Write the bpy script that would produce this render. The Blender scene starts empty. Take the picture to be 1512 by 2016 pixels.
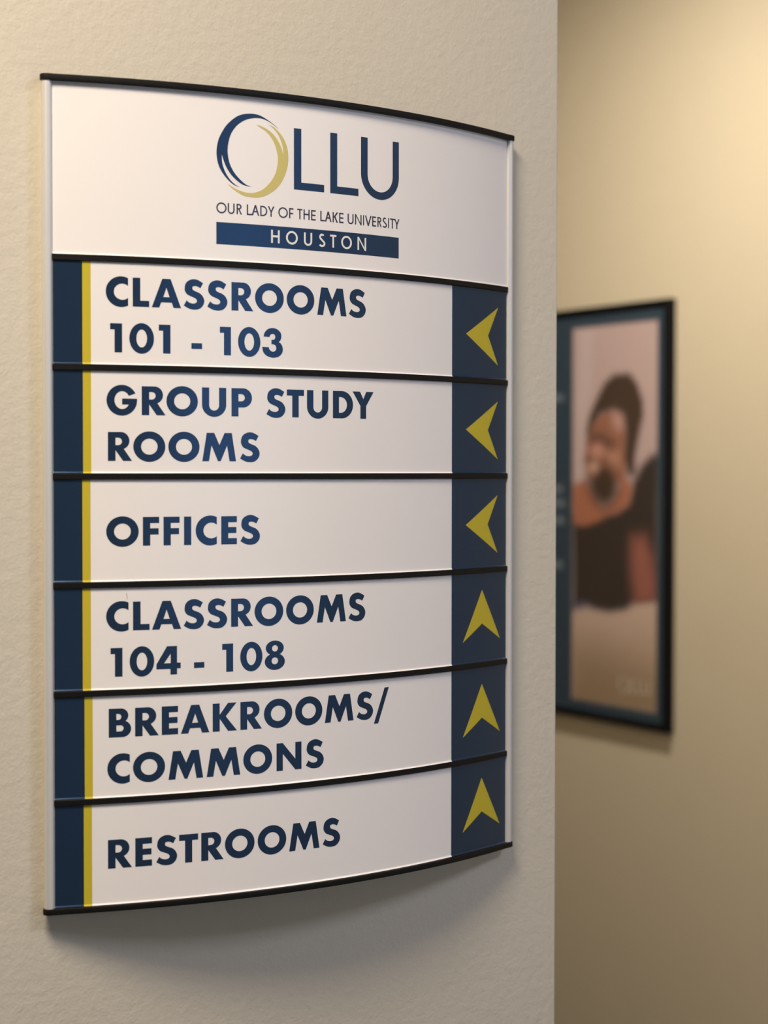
import bpy, bmesh, math, random
import numpy as np
from mathutils import Vector, Matrix, geometry

C = bpy.context.scene.collection
scene = bpy.context.scene
Z0 = 1.60                      # height of the top edge of the first divider above the floor

# ---------------------------------------------------------------- camera
F_PX = 3400.0
CAM = Vector((-0.46502, -1.14259, Z0 - 0.14962))
YAW, PITCH, ROLL = 0.579057, -0.0245088, 0.00090278
fwd = Vector((math.sin(YAW)*math.cos(PITCH), math.cos(YAW)*math.cos(PITCH), math.sin(PITCH)))
rgt = Vector((math.cos(YAW), -math.sin(YAW), 0.0))
upv = rgt.cross(fwd)
r2 = rgt*math.cos(ROLL) + upv*math.sin(ROLL)
u2 = -rgt*math.sin(ROLL) + upv*math.cos(ROLL)
cam_data = bpy.data.cameras.new('camera')
cam = bpy.data.objects.new('camera', cam_data); C.objects.link(cam)
m3 = Matrix((r2, u2, -fwd)).transposed()
cam.matrix_world = Matrix.Translation(CAM) @ m3.to_4x4()
cam_data.sensor_fit = 'HORIZONTAL'
cam_data.sensor_width = 36.0
cam_data.lens = F_PX/1512.0*36.0
cam_data.clip_start = 0.05
cam_data.dof.use_dof = True
cam_data.dof.focus_distance = 1.31
cam_data.dof.aperture_fstop = 7.2
scene.camera = cam

# ---------------------------------------------------------------- world and lamps
world = bpy.data.worlds.new('world'); scene.world = world
world.use_nodes = True
bg = world.node_tree.nodes['Background']
bg.inputs['Color'].default_value = (0.45, 0.68, 1.0, 1)
bg.inputs['Strength'].default_value = 2.2

def area_light(name, loc, size, power, color, shape='DISK', rot=(0, 0, 0), size_y=None, spread=180):
    d = bpy.data.lights.new(name, 'AREA')
    d.shape = shape; d.size = size
    if size_y: d.size_y = size_y
    d.energy = power; d.color = color; d.spread = math.radians(spread)
    o = bpy.data.objects.new(name, d); C.objects.link(o)
    o.location = loc; o.rotation_euler = rot
    return o
area_light('ceiling_light', (-0.62, -0.74, 2.66), 0.60, 40, (1.0, 0.855, 0.675))
area_light('ceiling_panel_light', (1.25, -1.75, 2.68), 0.60, 20, (0.76, 0.79, 1.0), 'SQUARE')
area_light('ceiling_light', (1.20, 1.18, 2.66), 0.24, 29, (1.0, 0.915, 0.79))

scene.view_settings.view_transform = 'Standard'
scene.view_settings.look = 'None'
scene.view_settings.gamma = 1.0
scene.view_settings.use_curve_mapping = False
scene.view_settings.exposure = 0.0

# ---------------------------------------------------------------- traced shapes
SWOOSH_NAVY = [(166.2, 98.2), (161.9, 101.2), (156.7, 104.2), (151.6, 106.4), (147.8, 107.1), (143.1, 107.2), (138.1, 106.3), (133.5, 104.5), (129.0, 101.2), (124.8, 97.0), (121.6, 92.1), (119.1, 87.0), (117.8, 81.9), (117.4, 76.9), (117.9, 72.3), (118.9, 68.5), (120.7, 64.8), (123.6, 60.9), (127.3, 57.3), (131.0, 54.9), (135.1, 53.7), (132.2, 55.0), (128.9, 57.4), (126.0, 60.6), (123.8, 64.3), (122.3, 68.0), (121.5, 71.8), (121.4, 76.2), (122.6, 72.5), (124.6, 67.8), (127.7, 63.1), (131.4, 59.5), (135.5, 56.7), (139.7, 55.1), (143.9, 54.8), (140.1, 55.9), (135.6, 59.1), (131.8, 62.8), (128.9, 67.0), (126.9, 71.8), (126.0, 76.8), (125.9, 80.6), (126.7, 86.0), (128.6, 91.6), (131.9, 96.5), (135.6, 99.9), (139.8, 102.4), (144.0, 103.8), (148.2, 104.5), (152.4, 104.5), (156.7, 103.4), (160.2, 101.8), (163.6, 99.8)]
SWOOSH_GOLD = [(125.8, 55.6), (128.9, 52.8), (133.5, 50.0), (138.0, 48.0), (143.1, 47.3), (148.1, 47.3), (153.3, 48.4), (158.4, 50.8), (163.2, 54.2), (167.5, 58.9), (170.6, 64.2), (172.8, 70.3), (173.8, 76.2), (173.6, 82.1), (172.4, 87.0), (170.2, 91.5), (167.6, 94.8), (164.5, 97.6), (161.5, 99.6), (157.6, 100.6), (160.6, 99.2), (163.6, 96.5), (166.2, 93.1), (168.2, 89.0), (169.5, 84.4), (169.9, 79.8), (168.4, 84.3), (166.5, 88.0), (163.6, 92.1), (159.7, 95.6), (155.0, 98.0), (151.2, 99.2), (148.2, 99.7), (151.6, 97.9), (155.9, 95.6), (159.3, 92.4), (161.9, 88.8), (163.8, 84.3), (165.1, 79.3), (165.3, 74.7), (164.7, 70.3), (163.2, 65.5), (160.6, 61.0), (157.1, 56.9), (153.3, 53.6), (149.0, 51.4), (144.8, 50.3), (140.6, 50.2), (136.4, 51.0), (132.2, 52.3), (128.9, 53.9)]
PAINT = {
  'hair': [(1.847, -0.064), (1.839, -0.033), (1.811, 0.01), (1.786, 0.042), (1.755, 0.06), (1.702, 0.06), (1.677, 0.037), (1.659, -0.001), (1.657, -0.033), (1.669, -0.07), (1.683, -0.12), (1.683, -0.16), (1.704, -0.162), (1.717, -0.125), (1.714, -0.074), (1.724, -0.031), (1.754, -0.02), (1.797, -0.025), (1.823, -0.047), (1.839, -0.07)],
  'face': [(1.841, -0.062), (1.821, -0.039), (1.789, -0.023), (1.747, -0.019), (1.722, -0.031), (1.712, -0.062), (1.708, -0.125), (1.715, -0.17), (1.761, -0.186), (1.804, -0.181), (1.842, -0.166), (1.852, -0.137), (1.847, -0.111), (1.847, -0.085)],
  'forehead': [(1.754, -0.025), (1.728, -0.034), (1.724, -0.057), (1.743, -0.059), (1.754, -0.043)],
  'eye': [(1.837, -0.072), (1.797, -0.07), (1.762, -0.084), (1.75, -0.099), (1.769, -0.104), (1.797, -0.088), (1.833, -0.088)],
  'nose': [(1.829, -0.101), (1.805, -0.091), (1.787, -0.106), (1.801, -0.122), (1.822, -0.119)],
  'cheek': [(1.777, -0.112), (1.738, -0.109), (1.731, -0.135), (1.754, -0.14), (1.773, -0.127)],
  'teeth': [(1.838, -0.14), (1.818, -0.131), (1.802, -0.142), (1.816, -0.155), (1.834, -0.152)],
  'shade': [(1.828, -0.165), (1.808, -0.15), (1.789, -0.135), (1.758, -0.15), (1.742, -0.175), (1.738, -0.203), (1.761, -0.226), (1.784, -0.234), (1.816, -0.222), (1.834, -0.199), (1.842, -0.173)],
  'lips': [(1.853, -0.119), (1.816, -0.124), (1.796, -0.145), (1.808, -0.163), (1.816, -0.14), (1.848, -0.132)],
  'neck': [(1.895, -0.183), (1.844, -0.173), (1.828, -0.197), (1.804, -0.222), (1.78, -0.234), (1.746, -0.211), (1.73, -0.173), (1.708, -0.165), (1.692, -0.193), (1.703, -0.225), (1.745, -0.248), (1.72, -0.235), (1.768, -0.249), (1.809, -0.265), (1.85, -0.276), (1.891, -0.271)],
  'body': [(1.895, -0.252), (1.816, -0.243), (1.753, -0.241), (1.704, -0.22), (1.689, -0.175), (1.663, -0.14), (1.633, -0.118), (1.604, -0.113), (1.609, -0.23), (1.608, -0.436), (1.687, -0.441), (1.71, -0.456), (1.767, -0.465), (1.816, -0.462), (1.849, -0.452), (1.89, -0.463)],
  'arm': [(1.692, -0.297), (1.649, -0.293), (1.626, -0.339), (1.614, -0.39), (1.614, -0.431), (1.679, -0.441), (1.691, -0.389), (1.696, -0.337)],
  'blue': [(1.89, -0.444), (1.837, -0.446), (1.845, -0.46), (1.89, -0.469)],
  'table': [(1.89, -0.469), (1.849, -0.464), (1.816, -0.466), (1.767, -0.469), (1.71, -0.459), (1.683, -0.444), (1.608, -0.431), (1.606, -0.666), (1.889, -0.674)],
  'tabledark': [(1.889, -0.559), (1.799, -0.543), (1.686, -0.567), (1.607, -0.591), (1.606, -0.668), (1.889, -0.68)],
  'strip': [(1.866, 0.17), (1.826, 0.17), (1.829, 0.031), (1.857, -0.072), (1.864, -0.176), (1.883, -0.176), (1.882, 0.007)],
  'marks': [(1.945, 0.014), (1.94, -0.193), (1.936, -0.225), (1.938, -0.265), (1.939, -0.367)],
}

# ---------------------------------------------------------------- materials
def srgb(r, g, b):
    f = lambda c: (c/255/12.92) if c/255 <= 0.04045 else ((c/255+0.055)/1.055)**2.4
    return (f(r), f(g), f(b), 1)

def mat(name, col, rough=0.5, metal=0.0, spec=0.5, noise=None, bump=None, coat=0.0, coat_rough=0.2):
    m = bpy.data.materials.new(name); m.use_nodes = True
    nt = m.node_tree; b = nt.nodes['Principled BSDF']
    b.inputs['Base Color'].default_value = col
    b.inputs['Roughness'].default_value = rough
    b.inputs['Metallic'].default_value = metal
    b.inputs['Specular IOR Level'].default_value = spec
    b.inputs['Coat Weight'].default_value = coat
    b.inputs['Coat Roughness'].default_value = coat_rough
    geo = nt.nodes.new('ShaderNodeNewGeometry')
    if noise:
        scale, amt = noise
        n = nt.nodes.new('ShaderNodeTexNoise'); n.inputs['Scale'].default_value = scale
        n.inputs['Detail'].default_value = 3
        nt.links.new(geo.outputs['Position'], n.inputs['Vector'])
        mix = nt.nodes.new('ShaderNodeMix'); mix.data_type = 'RGBA'
        mix.inputs[6].default_value = tuple(c*(1-amt) for c in col[:3]) + (1,)
        mix.inputs[7].default_value = tuple(min(1, c*(1+amt)) for c in col[:3]) + (1,)
        nt.links.new(n.outputs['Fac'], mix.inputs[0])
        nt.links.new(mix.outputs[2], b.inputs['Base Color'])
    if bump:
        prev = None
        for scale, dist, detail in bump:
            n = nt.nodes.new('ShaderNodeTexNoise'); n.inputs['Scale'].default_value = scale
            n.inputs['Detail'].default_value = detail; n.inputs['Roughness'].default_value = 0.55
            nt.links.new(geo.outputs['Position'], n.inputs['Vector'])
            bp = nt.nodes.new('ShaderNodeBump'); bp.inputs['Distance'].default_value = dist
            bp.inputs['Strength'].default_value = 1.0
            nt.links.new(n.outputs['Fac'], bp.inputs['Height'])
            if prev: nt.links.new(prev.outputs['Normal'], bp.inputs['Normal'])
            prev = bp
        nt.links.new(prev.outputs['Normal'], b.inputs['Normal'])
    return m

PAINT_BUMP = [(130, 0.00045, 2), (480, 0.0002, 3)]
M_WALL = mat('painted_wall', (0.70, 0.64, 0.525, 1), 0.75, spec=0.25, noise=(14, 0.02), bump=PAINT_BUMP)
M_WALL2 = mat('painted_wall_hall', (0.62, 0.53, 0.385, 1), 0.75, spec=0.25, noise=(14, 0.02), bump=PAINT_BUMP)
M_CEIL = mat('ceiling_tile', (0.32, 0.31, 0.30, 1), 0.9, noise=(60, 0.04))
M_FLOOR = mat('carpet', (0.03, 0.029, 0.028, 1), 0.95, noise=(220, 0.3), bump=[(300, 0.003, 2)])
SAT = dict(rough=0.30, spec=0.5, bump=[(2600, 0.00002, 2)])
M_WHITE = mat('satin_white_insert', srgb(243, 239, 238), **SAT)
M_NAVY = mat('navy_print', srgb(24, 41, 64), **SAT)
for _k in ('Specular IOR Level',): M_NAVY.node_tree.nodes['Principled BSDF'].inputs[_k].default_value = 1.0
M_NAVY.node_tree.nodes['Principled BSDF'].inputs['Specular Tint'].default_value = (0.35, 0.58, 1.0, 1)   # bluish sheen of the ink
M_GOLDP = mat('yellow_print', srgb(202, 184, 48), **SAT)
M_LOGOG = mat('pale_gold_print', srgb(206, 192, 112), **SAT)
M_WTXT = mat('white_print', srgb(235, 235, 232), **SAT)
M_DKTXT = mat('slate_print', srgb(50, 48, 72), **SAT)
M_BLACK = mat('textured_black_plastic', (0.006, 0.0055, 0.005, 1), 0.5, spec=0.2, noise=(900, 0.5), bump=[(1500, 0.00025, 2)])
M_ALU = mat('satin_aluminium', (0.72, 0.715, 0.70, 1), 0.45, metal=0.35, noise=(30, 0.03))
M_FRAME = mat('black_frame', (0.004, 0.004, 0.005, 1), 0.55, spec=0.15, noise=(60, 0.2))
M_SCUFF = mat('scuff', srgb(150, 140, 132), 0.6, noise=(400, 0.2))
M_BACK = mat('backing_board', (0.25, 0.2, 0.15, 1), 0.8, noise=(50, 0.1))

# ---------------------------------------------------------------- helpers
def link(name, me, m, parent=None, smooth=False):
    o = bpy.data.objects.new(name, me); C.objects.link(o)
    if m: me.materials.append(m)
    if parent: o.parent = parent
    if smooth:
        for p in me.polygons: p.use_smooth = True
    return o

def from_bm(name, bm, m, parent=None, smooth_angle=None):
    bmesh.ops.recalc_face_normals(bm, faces=bm.faces)
    me = bpy.data.meshes.new(name)
    if smooth_angle is not None:
        for f in bm.faces: f.smooth = True
        for e in bm.edges:
            if len(e.link_faces) == 2 and e.calc_face_angle(0) > smooth_angle: e.smooth = False
    bm.to_mesh(me); bm.free()
    return link(name, me, m, parent)

def box(name, lo, hi, m, parent=None, bevel=0.0):
    bm = bmesh.new()
    v = [bm.verts.new((x, y, z)) for x in (lo[0], hi[0]) for y in (lo[1], hi[1]) for z in (lo[2], hi[2])]
    for f in ((0, 1, 3, 2), (4, 6, 7, 5), (0, 4, 5, 1), (2, 3, 7, 6), (0, 2, 6, 4), (1, 5, 7, 3)):
        bm.faces.new([v[i] for i in f])
    bmesh.ops.recalc_face_normals(bm, faces=bm.faces)
    if bevel:
        bmesh.ops.bevel(bm, geom=list(bm.edges), offset=bevel, segments=3, affect='EDGES', profile=0.5)
    return from_bm(name, bm, m, parent, 0.7 if bevel else None)

def empty(name, loc):
    o = bpy.data.objects.new(name, None); C.objects.link(o); o.location = loc
    o.empty_display_size = 0.05
    return o

def prism(name, outline, z0, z1, m, parent=None, bevel=0.0, angle=0.5):
    """outline in plan (x, y), extruded from z0 to z1"""
    bm = bmesh.new()
    lo = [bm.verts.new((x, y, z0)) for x, y in outline]
    hi = [bm.verts.new((x, y, z1)) for x, y in outline]
    n = len(outline)
    a = bm.faces.new(lo); b = bm.faces.new(hi)
    for i in range(n):
        bm.faces.new((lo[i], lo[(i+1) % n], hi[(i+1) % n], hi[i]))
    bmesh.ops.recalc_face_normals(bm, faces=bm.faces)
    if bevel:
        es = set(a.edges) | set(b.edges)
        bmesh.ops.bevel(bm, geom=list(es), offset=bevel, segments=3, affect='EDGES', profile=0.5)
    return from_bm(name, bm, m, parent, angle)

# ---------------------------------------------------------------- the setting
XC = 0.4566                    # outside corner of the sign wall
XR = 2.046                     # face of the hall wall
H = 2.70
def struct(o): o['kind'] = 'structure'; return o
struct(box('wall_front', (-5.5, 0.0, 0), (XC, 6.4, H), M_WALL, bevel=0.0015))
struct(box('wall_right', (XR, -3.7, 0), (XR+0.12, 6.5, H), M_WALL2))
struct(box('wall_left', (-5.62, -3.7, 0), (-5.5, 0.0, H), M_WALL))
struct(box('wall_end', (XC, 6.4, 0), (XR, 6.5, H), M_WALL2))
struct(box('floor', (-5.62, -3.82, -0.1), (XR+0.12, 6.5, 0.0), M_FLOOR))
struct(box('ceiling', (-5.62, -3.82, H), (XR+0.12, 6.5, H+0.1), M_CEIL))
# the wall behind the camera, with the window whose daylight the sign mirrors
wb = bmesh.new()
WX0, WX1, WZ0, WZ1 = 0.35, 1.85, 1.0, 2.4
def bm_box(bm, lo, hi):
    v = [bm.verts.new((x, y, z)) for x in (lo[0], hi[0]) for y in (lo[1], hi[1]) for z in (lo[2], hi[2])]
    for f in ((0, 1, 3, 2), (4, 6, 7, 5), (0, 4, 5, 1), (2, 3, 7, 6), (0, 2, 6, 4), (1, 5, 7, 3)):
        bm.faces.new([v[i] for i in f])
for lo, hi in (((-5.5, -3.82, 0), (WX0, -3.7, H)), ((WX1, -3.82, 0), (XR, -3.7, H)),
               ((WX0, -3.82, 0), (WX1, -3.7, WZ0)), ((WX0, -3.82, WZ1), (WX1, -3.7, H))):
    bm_box(wb, lo, hi)
struct(from_bm('wall_back', wb, M_WALL))
M_WFRAME = mat('window_frame_paint', (0.7, 0.7, 0.68, 1), 0.4, noise=(30, 0.03))
wf = bmesh.new()
for lo, hi in (((WX0, -3.80, WZ0), (WX0+.05, -3.73, WZ1)), ((WX1-.05, -3.80, WZ0), (WX1, -3.73, WZ1)),
               ((WX0+.05, -3.80, WZ0), (WX1-.05, -3.73, WZ0+.05)), ((WX0+.05, -3.80, WZ1-.05), (WX1-.05, -3.73, WZ1)),
               ((1.08, -3.79, WZ0+.05), (1.12, -3.74, WZ1-.05))):
    bm_box(wf, lo, hi)
struct(from_bm('window_1', wf, M_WFRAME))
port = area_light('window_portal', ((WX0+WX1)/2, -3.71, (WZ0+WZ1)/2), WX1-WX0, 1, (1, 1, 1), 'RECTANGLE',
                  (math.radians(90), 0, 0), WZ1-WZ0)
port.data.cycles.is_portal = True

# ---------------------------------------------------------------- curved sign surface
W, SAG, D0, TH = 0.3954, 0.03356, 0.010, 0.00434
ZT, ZB, ROW = 0.11943, -0.45683, 0.0762
RR = (W*W/4 + SAG*SAG)/(2*SAG)
HALF = math.asin(W/2/RR); ARC = 2*HALF*RR
YC = -D0 + (RR - SAG)
def surf(u, z, off=0.0):
    """u: metres along the curved face, z: metres from the first divider, off: metres proud of the face"""
    t = u/RR - HALF
    return Vector((W/2 + (RR+off)*math.sin(t), YC - (RR+off)*math.cos(t), z))
# the sign's own origin sits on the wall at its bottom edge; every part is built relative to it
SIGN = empty('directory_sign', (W/2, 0.0, Z0 + ZB - TH))
SIGN['label'] = 'tall curved wall directory sign with silver side rails, black dividers and room names'
SIGN['category'] = 'sign'
OFFS = Vector((W/2, 0.0, ZB - TH))
def S(u, z, off=0.0): return surf(u, z, off) - OFFS

def sweep(name, u0, u1, prof, m, parent, n=56, angle=0.35):
    """closed profile of (off, z) swept along the curved face from u0 to u1"""
    n = max(2, int(n*(u1-u0)/ARC) + 2)
    bm = bmesh.new(); rings = []
    for i in range(n+1):
        u = u0 + (u1-u0)*i/n
        rings.append([bm.verts.new(S(u, z, o)) for o, z in prof])
    k = len(prof)
    for i in range(n):
        for j in range(k):
            bm.faces.new((rings[i][j], rings[i+1][j], rings[i+1][(j+1) % k], rings[i][(j+1) % k]))
    bm.faces.new(rings[0]); bm.faces.new(rings[-1])
    return from_bm(name, bm, m, parent, angle)

def plan(extra, r):
    """plan outline of a cap: round the left rail, along the curved face, round the right rail, back to the wall"""
    pts = [(-0.0022, -0.0002)]
    cx, cy = -0.003, -0.0085
    for k in range(9):
        a = math.radians(165 + k*(255-165)/8)
        pts.append((cx + r*math.cos(a), cy + r*math.sin(a)))
    for k in range(49):
        p = surf(0.003 + (ARC-0.006)*k/48, 0, extra); pts.append((p.x, p.y))
    for k in range(9):
        a = math.radians(285 + k*(375-285)/8)
        pts.append((W - cx + r*math.cos(a), cy + r*math.sin(a)))
    pts.append((W + 0.0022, -0.0002))
    return [(x - OFFS.x, y) for x, y in pts]
prism('top_cap', plan(0.0036, 0.0046), ZT-OFFS.z, ZT+TH-OFFS.z, M_BLACK, SIGN, bevel=0.0006)
prism('bottom_cap', plan(0.0036, 0.0046), ZB-TH-OFFS.z, ZB-OFFS.z, M_BLACK, SIGN, bevel=0.0006)
for s in (-1, 1):
    pts = [(0.0004, -0.0004), (-0.0026, -0.0004), (-0.0046, -0.0045)]
    for k in range(19):
        a = math.radians(150 + k*(360-150)/18)
        pts.append((-0.003 + 0.0036*math.cos(a), -0.0085 + 0.0036*math.sin(a)))
    pts = [((x if s < 0 else W - x) - OFFS.x, y) for x, y in pts]
    prism('side_rail', pts, ZB-OFFS.z, ZT-OFFS.z, M_ALU, SIGN, angle=0.6)
# flat back plate against the wall, behind the inserts
box('back_plate', (-W/2+0.001, -0.008, 0.005), (W/2-0.001, -0.0004, ZT-OFFS.z-0.001), M_ALU, SIGN)

def face_profile(ztop, zbot, off, t):
    """face sheet whose lower edge turns outwards over the divider"""
    L = 0.0009
    return [(off, ztop), (off, zbot+L+0.0003), (off+0.0004, zbot+L*0.55), (off+0.0010, zbot+0.00012), (off+0.0010-t, zbot+0.00004),
            (off-t, zbot+0.0007), (off-t, ztop)]
for i in range(6):
    z1 = -i*ROW
    sweep('divider', 0.0003, ARC-0.0003,
          [(-0.001, z1), (0.0012, z1), (0.0016, z1-0.0004), (0.0016, z1-TH+0.0004), (0.0012, z1-TH), (-0.001, z1-TH)], M_BLACK, SIGN)

# ---------------------------------------------------------------- lettering: own outlines, cap height 100
def arc(cx, cy, rx, ry, a0, a1, n=None):
    n = n or max(6, int(abs(a1-a0)/7))
    return [(cx + rx*math.cos(math.radians(a0+(a1-a0)*i/n)), cy + ry*math.sin(math.radians(a0+(a1-a0)*i/n))) for i in range(n+1)]
def ell(cx, cy, rx, ry): return arc(cx, cy, rx, ry, 0, 360, 52)[:-1]
def smooth(pts, corners=(), n=5):
    """closed Catmull-Rom through pts, sharp at the given indices"""
    out = []; k = len(pts); cs = set(corners)
    for i in range(k):
        p1, p2 = pts[i], pts[(i+1) % k]
        p0 = pts[i-1] if i not in cs else (2*p1[0]-p2[0], 2*p1[1]-p2[1])
        p3 = pts[(i+2) % k] if (i+1) % k not in cs else (2*p2[0]-p1[0], 2*p2[1]-p1[1])
        if i in cs and (i+1) % k in cs: out.append(p1); continue
        for j in range(n):
            t = j/n
            out.append(tuple(0.5*(2*p1[d] + (p2[d]-p0[d])*t + (2*p0[d]-5*p1[d]+4*p2[d]-p3[d])*t*t
                                  + (3*p1[d]-p0[d]-3*p2[d]+p3[d])*t**3) for d in (0, 1)))
    return out
def rect(x0, y0, x1, y1): return [(x0, y0), (x1, y0), (x1, y1), (x0, y1)]
S_PTS = [(70.8,91),(61,72.7),(52,77.6),(42.4,79.7),(33.3,77.6),(31.3,71.5),(34.2,65.5),(44,60.6),(55.4,56.4),(66.8,47.9),(74.3,34.2),
         (74.3,22),(68.5,10),(57,0.4),(40.8,-3),(22.8,-1.2),(9,5),(0,10),(10.4,28.2),(19.6,21.2),(31,18.2),(40.8,19),(47.3,23.6),
         (47.3,31.2),(40.8,37.3),(26,43.3),(13,49.4),(4.9,60),(3.3,70.6),(6.5,85.8),(16.3,96.8),(32.6,103),(50.5,101.4)]
T_PTS = [(5.7,71.3),(9.7,85),(19.4,96),(30.7,101.5),(42,103),(54,101.2),(65.4,95),(73.5,86.4),(76,76.3),(74.3,64.8),(70.3,58.3),(65,53.3),
         (72.7,49.6),(79.2,40.3),(82,28.7),(80,17.2),(73.5,7.8),(63,0.6),(50,-2.6),(40.4,-3),(25.9,-0.1),(12.9,6.4),(4,17.2),(0,34.5),
         (25.9,33.8),(29,25.9),(35.5,20),(42.8,18.3),(50.9,20.8),(55.3,28),(55,36),(50.9,42.4),(43.6,45),(36.8,44.6),(36.8,60.8),
         (45.2,61.2),(50,64.8),(51.7,70.5),(50,77.8),(46,81.4),(40.4,82),(34,80),(30.3,75),(29.1,70.6)]
# glyph: (width, [filled outlines], [holes])
BOLD = {
 'O': (113.5, [ell(56.75,50,56.75,53)], [ell(56.75,50,29.3,28)]),
 'C': (77, [[*arc(53,50,53,53,63,297,40), *arc(57,50,29,28,-46.5,-313.5,36)]], []),
 'G': (106, [[*arc(53,50.5,53,53.3,27,360,48), (106,56.3),(54,56.3),(54,35.7),(76.7,35.7), *arc(54,51,26.5,31,-31,-331,40)]], []),
 'L': (57, [[(0,0),(0,100),(26,100),(26,21),(57,21),(57,0)]], []),
 'A': (104, [[(0,0),(37.3,100),(66.8,100),(104,0),(77,0),(71,18),(33,18),(26.4,0)]], [[(40.7,36.5),(51.8,69.5),(63,36.5)]]),
 'S': (75, [smooth(S_PTS, (0,1,17,18))], []),
 'R': (83.5, [[(0,0),(0,100), *arc(44.5,70,30,30,90,-70,26), (83.5,0),(52.3,0),(26,37.2),(26,0)]], [[(26,80.5), *arc(35.5,67.5,13.2,13,90,-90,16), (26,54.5)]]),
 'P': (77.5, [[(0,0),(0,100), *arc(43.5,66,34,34,90,-90,28), (26,32),(26,0)]], [[(26,79.5), *arc(37,66.5,13.3,13,90,-90,16), (26,53.5)]]),
 'B': (78, [[(0,0),(0,100), *arc(42.7,75.5,25.6,24.5,90,-48,20), *arc(47,29,31,29,68,-90,24)]],
       [[(26.5,81.6), *arc(34,71,9.8,10.6,90,-90,14), (26.5,60.4)], [(26.5,41.6), *arc(40.5,30.8,11.3,10.8,90,-90,14), (26.5,20)]]),
 'D': (89, [[(0,0),(0,100), *arc(39,50,50,50,90,-90,34)]], [[(26.3,78), *arc(34.5,49,27.5,29,90,-90,26), (26.3,20)]]),
 'E': (58.5, [[(0,0),(0,100),(58.5,100),(58.5,78.5),(26,78.5),(26,61),(56.5,61),(56.5,40),(26,40),(26,21.5),(58.5,21.5),(58.5,0)]], []),
 'F': (58, [[(0,0),(0,100),(58,100),(58,78.5),(26,78.5),(26,60),(56,60),(56,38.5),(26,38.5),(26,0)]], []),
 'I': (26, [rect(0,0,26,100)], []),
 'T': (69.5, [[(21.7,0),(21.7,78.5),(0,78.5),(0,100),(69.5,100),(69.5,78.5),(47.8,78.5),(47.8,0)]], []),
 'U': (90, [[(0,100),(0,40), *arc(45,40,45,43,180,360,32), (90,100),(63.5,100), *arc(45,38,18.5,19,0,-180,20), (26.5,100)]], []),
 'N': (101, [[(0,0),(0,100),(25,100),(76,39),(76,100),(101,100),(101,0),(76,0),(25,61),(25,0)]], []),
 'M': (126, [[(0,0),(16.4,100),(44,100),(63.5,57),(83,100),(110,100),(126,0),(101.6,0),(92.2,56),(68,0),(58,0),(34,56),(24.2,0)]], []),
 'K': (91, [[(0,0),(0,100),(26,100),(26,59),(57,100),(89,100),(48.5,53),(91,0),(57.5,0),(26,45),(26,0)]], []),
 'Y': (96, [[(0,100),(33.5,100),(48.8,72),(62.5,100),(96,100),(61.5,47),(61.5,0),(35.5,0),(35.5,47)]], []),
 '/': (71, [[(0,-21.5),(20,-21.5),(71,111),(51,111)]], []),
 '-': (38.5, [rect(0,19,38.5,39)], []),
 '1': (41.4, [[(0,100),(41.4,100),(41.4,0),(15.2,0),(15.2,79),(0,79)]], []),
 '0': (86, [ell(43,50,43,53)], [ell(43,50,18.6,31)]),
 '4': (86.7, [[(0,20),(0,37),(38,100),(73.7,100),(73.7,41),(86.7,41),(86.7,21),(73.7,21),(73.7,0),(50,0),(50,20)]], [[(27,40),(51,74),(51,40)]]),
 '3': (82, [smooth(T_PTS, (0,11,23,24,33,34,43))], []),
 '8': (80, [ell(40,76.2,35.8,26.8), ell(40,27,40,30)], [ell(40.4,74.9,11.8,11.6), ell(40,29.7,13,12.7)]),
}
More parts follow.
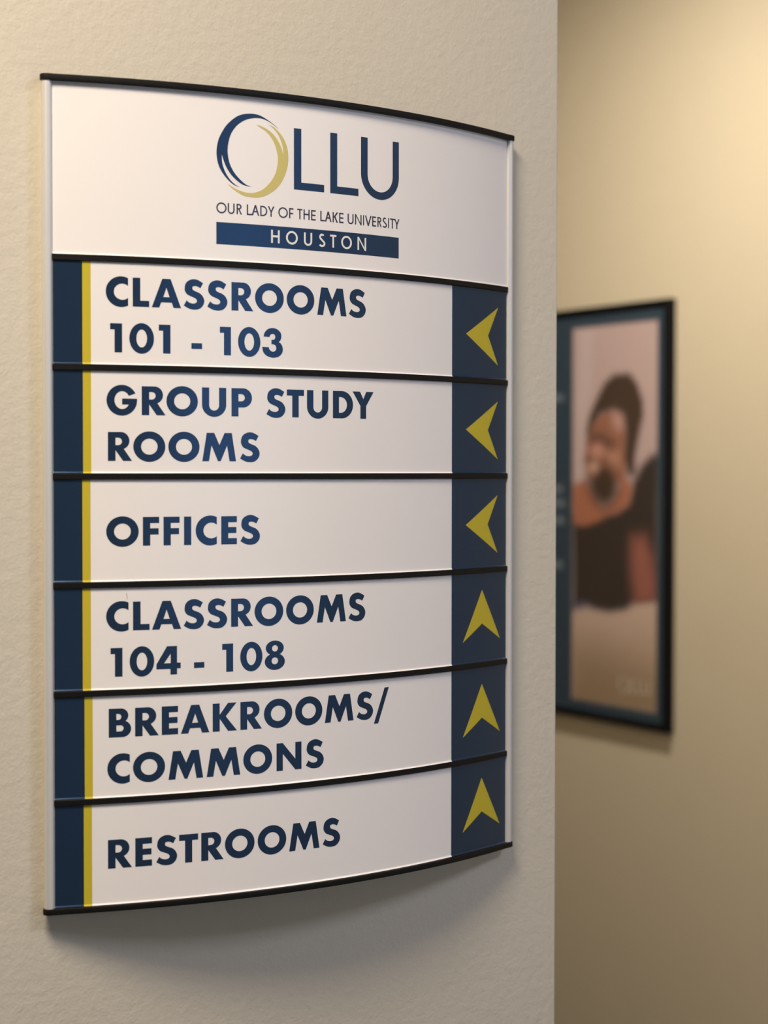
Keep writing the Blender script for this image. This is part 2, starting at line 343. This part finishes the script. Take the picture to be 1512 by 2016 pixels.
def light_glyph(ch, w, t):
    """monoline capital: width w and stroke t, cap height 100"""
    def d(x0, x1, y0, y1, k=1.12):      # slanted stroke with level ends; x0, x1 its left edge at y0, y1
        return [(x0,y0),(x0+t*k,y0),(x1+t*k,y1),(x1,y1)]
    def band(cx, cy, rx, ry, a0, a1): return arc(cx,cy,rx,ry,a0,a1,30) + arc(cx,cy,rx-t,ry-t,a1,a0,30)
    q = t*1.12
    if ch == 'O': return [ell(w/2,50,w/2,52)], [ell(w/2,50,w/2-t,52-t)]
    if ch == 'I': return [rect(0,0,w,100)], []
    if ch == 'L': return [[(0,0),(0,100),(t,100),(t,t),(w,t),(w,0)]], []
    if ch == 'E': return [rect(0,0,t,100), rect(0,0,w,t), rect(0,100-t,w,100), rect(0,50-t/2,w*.96,50+t/2)], []
    if ch == 'F': return [rect(0,0,t,100), rect(0,100-t,w,100), rect(0,48-t/2,w*.96,48+t/2)], []
    if ch == 'T': return [rect(w/2-t/2,0,w/2+t/2,100), rect(0,100-t,w,100)], []
    if ch == 'H': return [rect(0,0,t,100), rect(w-t,0,w,100), rect(0,52-t/2,w,52+t/2)], []
    if ch == 'U':
        ry = min(w/2, 46)
        return [[(0,100),(0,ry-2), *arc(w/2,ry-2,w/2,ry,180,360,32), (w,100),(w-t,100), *arc(w/2,ry-2,w/2-t,ry-t,0,-180,32), (t,100)]], []
    if ch == 'N': return [rect(0,0,t,100), rect(w-t,0,w,100), [(0,103),(t*.9,103),(w,-3),(w-t*.9,-3)]], []
    if ch == 'A': return [d(0,(w-q)/2,0,100), d(w-q,(w-q)/2,0,100), rect(w*.2,31,w*.8,31+t)], []
    if ch == 'V': return [d((w-q)/2,0,0,100), d((w-q)/2,w-q,0,100)], []
    if ch == 'Y': return [d((w-t)/2,0,45,100), d((w-t)/2,w-q,45,100), rect((w-t)/2,0,(w+t)/2,48)], []
    if ch == 'K': return [rect(0,0,t,100), d(t*.6,w-q*1.2,48,100,1.35), d(w-q*1.3,t*1.1,0,58,1.35)], []
    if ch == 'D': return [[(0,0),(0,100), *arc(w-50 if w>64 else w*.3,50,50 if w>64 else w*.7,50,90,-90,34)]], [[(t,100-t), *arc(w-50 if w>64 else w*.3,50,(50 if w>64 else w*.7)-t,50-t,90,-90,34), (t,t)]]
    if ch == 'R':
        c = w*.36; rx = w*.55
        return [rect(0,0,t,100), [(t*.5,100), *arc(c,73,rx,27,90,-90,24), (t*.5,46), (t*.5,46+t), *arc(c,73,rx-t,27-t,-90,90,24), (t*.5,100-t)],
                d(w-q,c-t*.2,0,47)], []
    if ch == 'S':
        path = arc(w*.5,75.5,w*.40-t/2,26-t/2,35,180,16) + arc(w*.5,75.5,w*.40-t/2,26-t/2,180,248,8)[1:] \
             + arc(w*.5,25,w*.5-t/2,26.5-t/2,62,-90,18) + arc(w*.5,25,w*.5-t/2,26.5-t/2,-90,-150,10)[1:]
        L, Rr = [], []
        for i, p in enumerate(path):
            a = path[max(0, i-1)]; b = path[min(len(path)-1, i+1)]
            dx, dy = b[0]-a[0], b[1]-a[1]; l = math.hypot(dx, dy) or 1
            L.append((p[0]-dy/l*t/2, p[1]+dx/l*t/2)); Rr.append((p[0]+dy/l*t/2, p[1]-dx/l*t/2))
        out = []
        for i in range(len(path)-1): out.append([L[i], L[i+1], Rr[i+1], Rr[i]])
        return out, []
    raise ValueError(ch)

def inside(p, poly):
    r = False; j = len(poly)-1
    for i in range(len(poly)):
        if (poly[i][1] > p[1]) != (poly[j][1] > p[1]) and \
           p[0] < (poly[j][0]-poly[i][0])*(p[1]-poly[i][1])/(poly[j][1]-poly[i][1]) + poly[i][0]: r = not r
        j = i
    return r

def fill(outers, holes):
    """triangulated union of the outlines minus the holes"""
    vs, es = [], []
    for poly in outers + holes:
        b = len(vs); vs += [Vector(p) for p in poly]
        es += [(b+i, b+(i+1) % len(poly)) for i in range(len(poly))]
    V, E_, Fc, *_ = geometry.delaunay_2d_cdt(vs, es, [], 0, 1e-7)
    tris = []
    for f in Fc:
        c = ((V[f[0]].x+V[f[1]].x+V[f[2]].x)/3, (V[f[0]].y+V[f[1]].y+V[f[2]].y)/3)
        if any(inside(c, o) for o in outers) and not any(inside(c, h) for h in holes): tris.append(tuple(f))
    return [(v.x, v.y) for v in V], tris

def printed(name, shapes, m, parent, off, thick=0.0001, mapf=None, cut=0.004):
    """shapes: list of (outers, holes) in millimetres on the face; cut into strips, bent onto the face, given thickness"""
    bm = bmesh.new()
    for outers, holes in shapes:
        V, T = fill(outers, holes)
        bv = [bm.verts.new((x*0.001, y*0.001, 0)) for x, y in V]
        for t in T:
            try: bm.faces.new([bv[i] for i in t])
            except ValueError: pass
    loose = [v for v in bm.verts if not v.link_faces]
    bmesh.ops.delete(bm, geom=loose, context='VERTS')
    if cut:
        xs = [v.co.x for v in bm.verts]; x = min(xs) + cut
        while x < max(xs):
            bmesh.ops.bisect_plane(bm, geom=list(bm.verts)+list(bm.edges)+list(bm.faces), dist=1e-7, plane_co=(x, 0, 0), plane_no=(1, 0, 0))
            x += cut
    for f in bm.faces:
        f.normal_update()
        if f.normal.z < 0: f.normal_flip()
    mapf = mapf or S
    front = [v for v in bm.verts]
    bound = [e for e in bm.edges if len(e.link_faces) == 1]
    back = {}
    for e in bound:
        for v in e.verts:
            if v not in back: back[v] = bm.verts.new(mapf(v.co.x, v.co.y, off - thick))
    for v in front: v.co = mapf(v.co.x, v.co.y, off)
    for e in bound:
        a, b = e.verts
        lp = e.link_loops[0]
        if lp.vert != a: a, b = b, a
        bm.faces.new((b, a, back[a], back[b]))
    me = bpy.data.meshes.new(name)
    bm.to_mesh(me); bm.free()
    return link(name, me, m, parent)

def place(g, x0, x1, zbase, cap):
    w, outs, holes = g
    sx = (x1-x0)/w; sz = cap/100
    tf = lambda P: [(x0 + x*sx, zbase + y*sz) for x, y in P]
    return ([tf(o) for o in outs], [tf(h) for h in holes])
def bold_line(text_spec, zbase, parent, cap=20.3):
    shapes = [place(BOLD[c], a, b, zbase, cap) for c, a, b in text_spec]
    return printed('lettering', shapes, M_NAVY, parent, 0.00012)
def light_shapes(spec, zbase, cap, t_mm):
    out = []
    for c, a, b in spec:
        k = 100/cap
        o, h = light_glyph(c, (b-a)*k, t_mm*k)
        tf = lambda P: [(a + x/k, zbase + y/k) for x, y in P]
        out.append(([tf(p) for p in o], [tf(p) for p in h]))
    return out

# ---------------------------------------------------------------- header insert with the logo
hd = sweep('header_panel', 0.0004, ARC-0.0004, face_profile(ZT+0.001, 0.0, 0.0, 0.0012), M_WHITE, SIGN)
hd['label'] = 'tall white top panel with the logo'
swn = smooth(SWOOSH_NAVY, (0,20,27,34), 4); swg = smooth(SWOOSH_GOLD, (0,19,25,32), 4)
printed('emblem_arc', [([swn], [])], M_NAVY, hd, 0.00012)['label'] = 'navy crescent of the logo'
printed('emblem_arc', [([swg], [])], M_LOGOG, hd, 0.00012)['label'] = 'pale gold crescent of the logo'
LLU = [('L', 178.5, 204.05), ('L', 209.4, 234.65), ('U', 237.1, 273.5)]
def llu_shapes():
    sh = []
    for c, a, b in LLU:
        if c == 'L': sh.append(([[(a,55.6),(a,100.2),(a+6.1,100.2),(a+6.1,61.0),(b,61.0),(b,55.6)]], []))
        else: sh.append(([[(a,100.2),(a,73), *arc((a+b)/2,73,(b-a)/2,18.2,180,360,36), (b,100.2),(b-6.1,100.2),
                           *arc((a+b)/2,73,(b-a)/2-6.1,12.6,0,-180,36), (a+6.1,100.2)]], []))
    return sh
printed('lettering', llu_shapes(), M_NAVY, hd, 0.00012)
TAG = [('O',117.2,125.0),('U',125.9,131.1),('R',132.7,136.9),('L',140.6,144.6),('A',144.4,150.4),('D',151.2,156.8),('Y',157.2,162.5),
       ('O',165.7,173.4),('F',174.5,178.0),('T',181.3,185.5),('H',186.5,191.6),('E',192.9,196.8),('L',200.8,204.7),('A',204.8,210.5),
       ('K',211.5,216.3),('E',217.3,221.1),('U',224.9,230.2),('N',231.6,237.6),('I',239.0,239.9),('V',240.8,246.9),('E',247.6,251.2),
       ('R',252.6,256.7),('S',257.4,261.7),('I',262.9,263.8),('T',264.8,269.5),('Y',269.0,274.1)]
printed('lettering', light_shapes(TAG, 34.2, 7.5, 0.98), M_DKTXT, hd, 0.00012)
bar = printed('name_bar', [([rect(117.2,11.95,273.4,27.7)], [])], M_NAVY, hd, 0.00012)
HOU = [('H',159.8,166.7),('O',171.9,181.6),('U',186.8,193.7),('S',199.2,205.0),('T',209.2,214.7),('O',219.1,228.6),('N',233.8,241.8)]
printed('lettering', light_shapes(HOU, 15.3, 9.5, 1.42), M_WTXT, hd, 0.00024).parent = hd

# ---------------------------------------------------------------- six room inserts
ROWS = [
 ('CLASSROOMS 101 - 103', 20.7, 26.5, 'L',
  [([('C',37.0,52.7),('L',56.0,67.7),('A',69.6,90.8),('S',92.8,108.0),('S',110.3,125.5),('R',128.7,145.6),('O',147.0,170.1),('O',172.5,195.6),('M',198.2,223.8),('S',226.1,241.5)],-35.0),
   ([('1',40.0,48.4),('0',53.5,71.1),('1',74.6,83.0),('-',98.4,106.3),('1',119.8,128.2),('0',133.7,151.2),('3',152.6,169.3)],-67.4)]),
 ('GROUP STUDY ROOMS', 20.9, 26.5, 'L',
  [([('G',37.3,58.9),('R',62.2,79.3),('O',80.0,103.1),('U',106.2,124.5),('P',128.6,144.5),('S',156.0,171.3),('T',172.6,186.8),('U',189.4,207.7),('D',211.8,229.8),('Y',229.5,248.9)],-111.2),
   ([('R',38.2,55.2),('O',56.1,79.1),('O',81.3,104.3),('M',106.4,132.0),('S',135.2,150.5)],-143.6)]),
 ('OFFICES', 20.3, 25.9, 'L',
  [([('O',36.8,59.8),('F',62.8,74.5),('F',77.7,89.4),('I',92.7,98.0),('C',101.3,117.2),('E',120.6,132.6),('S',135.4,150.7)],-203.5)]),
 ('CLASSROOMS 104 - 108', 20.2, 25.9, 'U',
  [([('C',36.6,52.4),('L',55.6,67.4),('A',69.2,90.4),('S',92.3,107.4),('S',109.7,125.0),('R',128.1,145.2),('O',146.4,169.5),('O',171.9,195.1),('M',197.8,223.4),('S',225.9,241.3)],-263.3),
   ([('1',39.6,48.0),('0',53.1,70.7),('4',72.3,90.0),('-',99.9,107.6),('1',121.2,129.6),('0',135.1,152.6),('8',154.5,170.8)],-295.7)]),
 ('BREAKROOMS/ COMMONS', 21.3, 26.9, 'U',
  [([('B',38.2,54.0),('R',56.9,73.9),('E',76.1,88.0),('A',90.1,111.3),('K',113.9,132.5),('R',135.2,152.1),('O',153.8,176.9),('O',179.4,202.5),('M',204.8,230.4),('S',233.4,248.7),('/',249.6,264.0)],-338.6),
   ([('C',37.1,53.0),('O',55.3,78.4),('M',80.9,106.6),('M',109.3,135.0),('O',137.4,160.4),('N',164.0,184.6),('S',188.4,203.7)],-371.0)]),
 ('RESTROOMS', 20.5, 26.2, 'U',
  [([('R',37.4,54.4),('E',56.8,68.8),('S',71.9,87.1),('T',88.6,102.7),('R',105.1,122.0),('O',123.1,146.2),('O',148.7,171.9),('M',174.4,200.0),('S',202.9,218.2)],-431.4)]),
]
for i, (txt, ya, yb, arr, lines) in enumerate(ROWS):
    zt, zb = -i*ROW - TH, -(i+1)*ROW
    if i == 5: zb = ZB
    pn = sweep('room_panel', 0.0004, ARC-0.0004, face_profile(zt+0.001, zb, 0.0, 0.0012), M_WHITE, SIGN)
    pn['label'] = 'white panel reading %s, yellow arrow pointing %s' % (txt, 'left' if arr == 'L' else 'up')
    fp = lambda: face_profile(zt+0.001, zb, 0.00012, 0.0001)
    sweep('navy_band', 0.0005, ya*0.001, fp(), M_NAVY, pn)
    sweep('yellow_stripe', ya*0.001, yb*0.001, fp(), M_GOLDP, pn)
    sweep('navy_band', 0.3315, ARC-0.0005, fp(), M_NAVY, pn)
    for spec, zbase in lines: bold_line(spec, zbase, pn)
    dz = -ROW*1000
    if arr == 'L':
        P = [(348.2,-41.4),(390.2,-17.9),(376.4,-41.4),(390.2,-64.9)]; P = [(a, b+dz*i) for a, b in P]
    else:
        P = [(369.3,-246.6),(394.0,-287.5),(369.3,-273.8),(345.2,-287.5)]; P = [(a, b+dz*(i-3)) for a, b in P]
    printed('arrow', [([P], [])], M_GOLDP, pn, 0.00024)
    if i == 3:
        printed('scuff_mark', [([[(50.8,-237.0),(51.1,-236.9),(51.6,-239.6),(51.7,-242.0),(51.3,-240.0)]], [])], M_SCUFF, pn, 0.00012)

# ---------------------------------------------------------------- framed poster on the hall wall
PX = 2.030                     # plane of the print
PY0, PY1, PZ0, PZ1 = 1.574, 2.184, -0.707, 0.2115
POST = empty('framed_poster', (XR, (PY0+PY1)/2, Z0+PZ0))
POST['label'] = 'black framed portrait poster of a smiling person in a dark top, on the hall wall'
POST['category'] = 'poster'
PO = Vector((XR, (PY0+PY1)/2, PZ0))
FW = 0.017
def frame_rail(p, q, ax):
    """mitred moulding between two outer corners p and q (y, z); ax inward direction"""
    (y0, z0), (y1, z1) = p, q
    cy, cz = (PY0+PY1)/2, (PZ0+PZ1)/2
    def inn(y, z): return (y + (FW if y < cy else -FW), z + (FW if z < cz else -FW))
    bm = bmesh.new(); xs = (XR-0.0006, PX-0.008)
    o = [(y0, z0), (y1, z1)]; n_ = [inn(*p), inn(*q)]
    ring = []
    for k in (0, 1):
        prof = [(xs[0], o[k]), (xs[1]+0.003, o[k]), (xs[1], (o[k][0]*.85+n_[k][0]*.15, o[k][1]*.85+n_[k][1]*.15)),
                (xs[1], (o[k][0]*.3+n_[k][0]*.7, o[k][1]*.3+n_[k][1]*.7)), (xs[1]+0.004, n_[k]), (xs[0], n_[k])]
        ring.append([bm.verts.new(Vector((x, yz[0], yz[1])) - PO) for x, yz in prof])
    for j in range(6):
        bm.faces.new((ring[0][j], ring[1][j], ring[1][(j+1) % 6], ring[0][(j+1) % 6]))
    bm.faces.new(ring[0]); bm.faces.new(ring[1])
    return from_bm('frame_rail', bm, M_FRAME, POST)
cs = [(PY0, PZ0), (PY1, PZ0), (PY1, PZ1), (PY0, PZ1)]
for k in range(4): frame_rail(cs[k], cs[(k+1) % 4], None)

# the printed sheet: a flat print, its picture held as a colour layer on a fine grid
def soft(Y, Zc, poly, s):
    """smooth inside-mask of a polygon with edge softness s"""
    ins = np.zeros(Y.shape, bool); dmin = np.full(Y.shape, 9.0)
    n = len(poly)
    for i in range(n):
        ax, ay = poly[i]; bx, by = poly[(i+1) % n]
        if ay != by:
            c = ((ay > Zc) != (by > Zc)) & (Y < (bx-ax)*(Zc-ay)/(by-ay) + ax)
            ins ^= c
        L = (bx-ax)**2 + (by-ay)**2 + 1e-12
        t = np.clip(((Y-ax)*(bx-ax)+(Zc-ay)*(by-ay))/L, 0, 1)
        dmin = np.minimum(dmin, np.hypot(Y-ax-t*(bx-ax), Zc-ay-t*(by-ay)))
    sd = np.where(ins, dmin, -dmin)
    m = np.clip(sd/s*0.5+0.5, 0, 1)
    return (m*m*(3-2*m))[..., None]
ny, nz = 230, 340
ys = np.linspace(PY0+FW-0.002, PY1-FW+0.002, ny); zs_ = np.linspace(PZ0+FW-0.002, PZ1-FW+0.002, nz)
Yg, Zg = np.meshgrid(ys, zs_)
lin = lambda r, g, b: np.array(srgb(r, g, b)[:3])
img = np.zeros(Yg.shape+(3,)) + lin(48, 66, 82)
def put(mask, col):
    global img
    img = img*(1-mask) + np.asarray(col)*mask
pic = [(1.613, 0.168), (1.894, 0.168), (1.894, -0.668), (1.613, -0.668)]
pm = soft(Yg, Zg, pic, 0.004)
base = img.copy()
img[:] = lin(196, 170, 166)
def P(k): return PAINT[k]
put(soft(Yg, Zg, P('strip'), 0.02)*0.7, lin(208, 188, 188))
put(soft(Yg, Zg, P('body'), 0.014), lin(56, 45, 40))
put(soft(Yg, Zg, P('neck'), 0.008), lin(176, 112, 86))
put(soft(Yg, Zg, P('arm'), 0.028), lin(160, 98, 84))
tb = soft(Yg, Zg, P('table'), 0.010)
g = np.clip((-0.44-Zg)/0.22, 0, 1)[..., None]
put(tb, lin(212, 184, 168)*(1-g) + lin(172, 146, 118)*g)
put(soft(Yg, Zg, P('tabledark'), 0.07)*0.45*tb, lin(136, 112, 84))
put(soft(Yg, Zg, P('blue'), 0.012)*0.5, lin(60, 66, 110))
put(soft(Yg, Zg, P('face'), 0.010), lin(158, 106, 84))
put(soft(Yg, Zg, P('hair'), 0.010), lin(72, 54, 42))
put(soft(Yg, Zg, P('forehead'), 0.022)*0.8, lin(216, 174, 164))
put(soft(Yg, Zg, P('eye'), 0.018)*0.9, lin(84, 58, 52))
put(soft(Yg, Zg, P('cheek'), 0.022)*0.8, lin(200, 146, 124))
put(soft(Yg, Zg, P('shade'), 0.024), lin(70, 50, 38))
put(soft(Yg, Zg, P('lips'), 0.012)*0.7, lin(98, 62, 46))
put(soft(Yg, Zg, P('nose'), 0.016)*0.85, lin(212, 156, 142))
put(soft(Yg, Zg, P('teeth'), 0.014)*0.85, lin(220, 178, 156))
img = base*(1-pm) + img*pm
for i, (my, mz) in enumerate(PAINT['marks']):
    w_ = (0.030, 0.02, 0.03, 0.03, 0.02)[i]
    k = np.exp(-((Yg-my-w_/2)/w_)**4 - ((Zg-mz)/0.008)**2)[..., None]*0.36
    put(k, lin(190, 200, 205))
vs = [Vector((PX, y, z)) - PO for z in zs_ for y in ys]
fs = [(j*ny+i, (j+1)*ny+i, (j+1)*ny+i+1, j*ny+i+1) for j in range(nz-1) for i in range(ny-1)]
me = bpy.data.meshes.new('print_sheet'); me.from_pydata(vs, [], fs)
at = me.color_attributes.new('picture', 'FLOAT_COLOR', 'POINT')
rgba = np.concatenate([img.reshape(-1, 3), np.ones((ny*nz, 1))], 1).astype('f')
at.data.foreach_set('color', rgba.ravel())
M_PRINT = mat('poster_print', (0.5, 0.5, 0.5, 1), 0.6)
nt = M_PRINT.node_tree; an = nt.nodes.new('ShaderNodeAttribute'); an.attribute_name = 'picture'
nt.links.new(an.outputs['Color'], nt.nodes['Principled BSDF'].inputs['Base Color'])
sheet = link('print_sheet', me, M_PRINT, POST)
def PM(u, z, off):             # small logo printed at the lower right of the picture
    k = 0.67
    return Vector((PX - off, 1.735 - (u-0.1174)*k, -0.638 + (z-0.0473)*k)) - PO
M_CREAM = mat('cream_print', srgb(206, 192, 172), 0.6, noise=(60, 0.05))
printed('lettering', [([swn], []), ([swg], [])] + llu_shapes(), M_CREAM, sheet, 0.0003, mapf=PM, cut=0)
box('backing_board', Vector((PX+0.002, PY0+FW, PZ0+FW))-PO, Vector((XR-0.001, PY1-FW, PZ1-FW))-PO, M_BACK, POST)
# clear acrylic pane
M_GLASS = bpy.data.materials.new('clear_acrylic'); M_GLASS.use_nodes = True
nt = M_GLASS.node_tree; nt.nodes.clear()
outn = nt.nodes.new('ShaderNodeOutputMaterial'); mx = nt.nodes.new('ShaderNodeMixShader')
tr = nt.nodes.new('ShaderNodeBsdfTransparent'); gl = nt.nodes.new('ShaderNodeBsdfGlossy'); fr = nt.nodes.new('ShaderNodeFresnel')
fr.inputs['IOR'].default_value = 1.49; gl.inputs['Roughness'].default_value = 0.12
gb = nt.nodes.new('ShaderNodeNewGeometry'); su = nt.nodes.new('ShaderNodeMath'); su.operation = 'SUBTRACT'; su.use_clamp = True
nt.links.new(fr.outputs[0], su.inputs[0]); nt.links.new(gb.outputs['Backfacing'], su.inputs[1]); nt.links.new(su.outputs[0], mx.inputs[0]); nt.links.new(tr.outputs[0], mx.inputs[1]); nt.links.new(gl.outputs[0], mx.inputs[2])
nt.links.new(mx.outputs[0], outn.inputs['Surface'])
box('clear_pane', Vector((PX-0.0035, PY0+FW-0.001, PZ0+FW-0.001))-PO, Vector((PX-0.0015, PY1-FW+0.001, PZ1-FW+0.001))-PO, M_GLASS, POST)
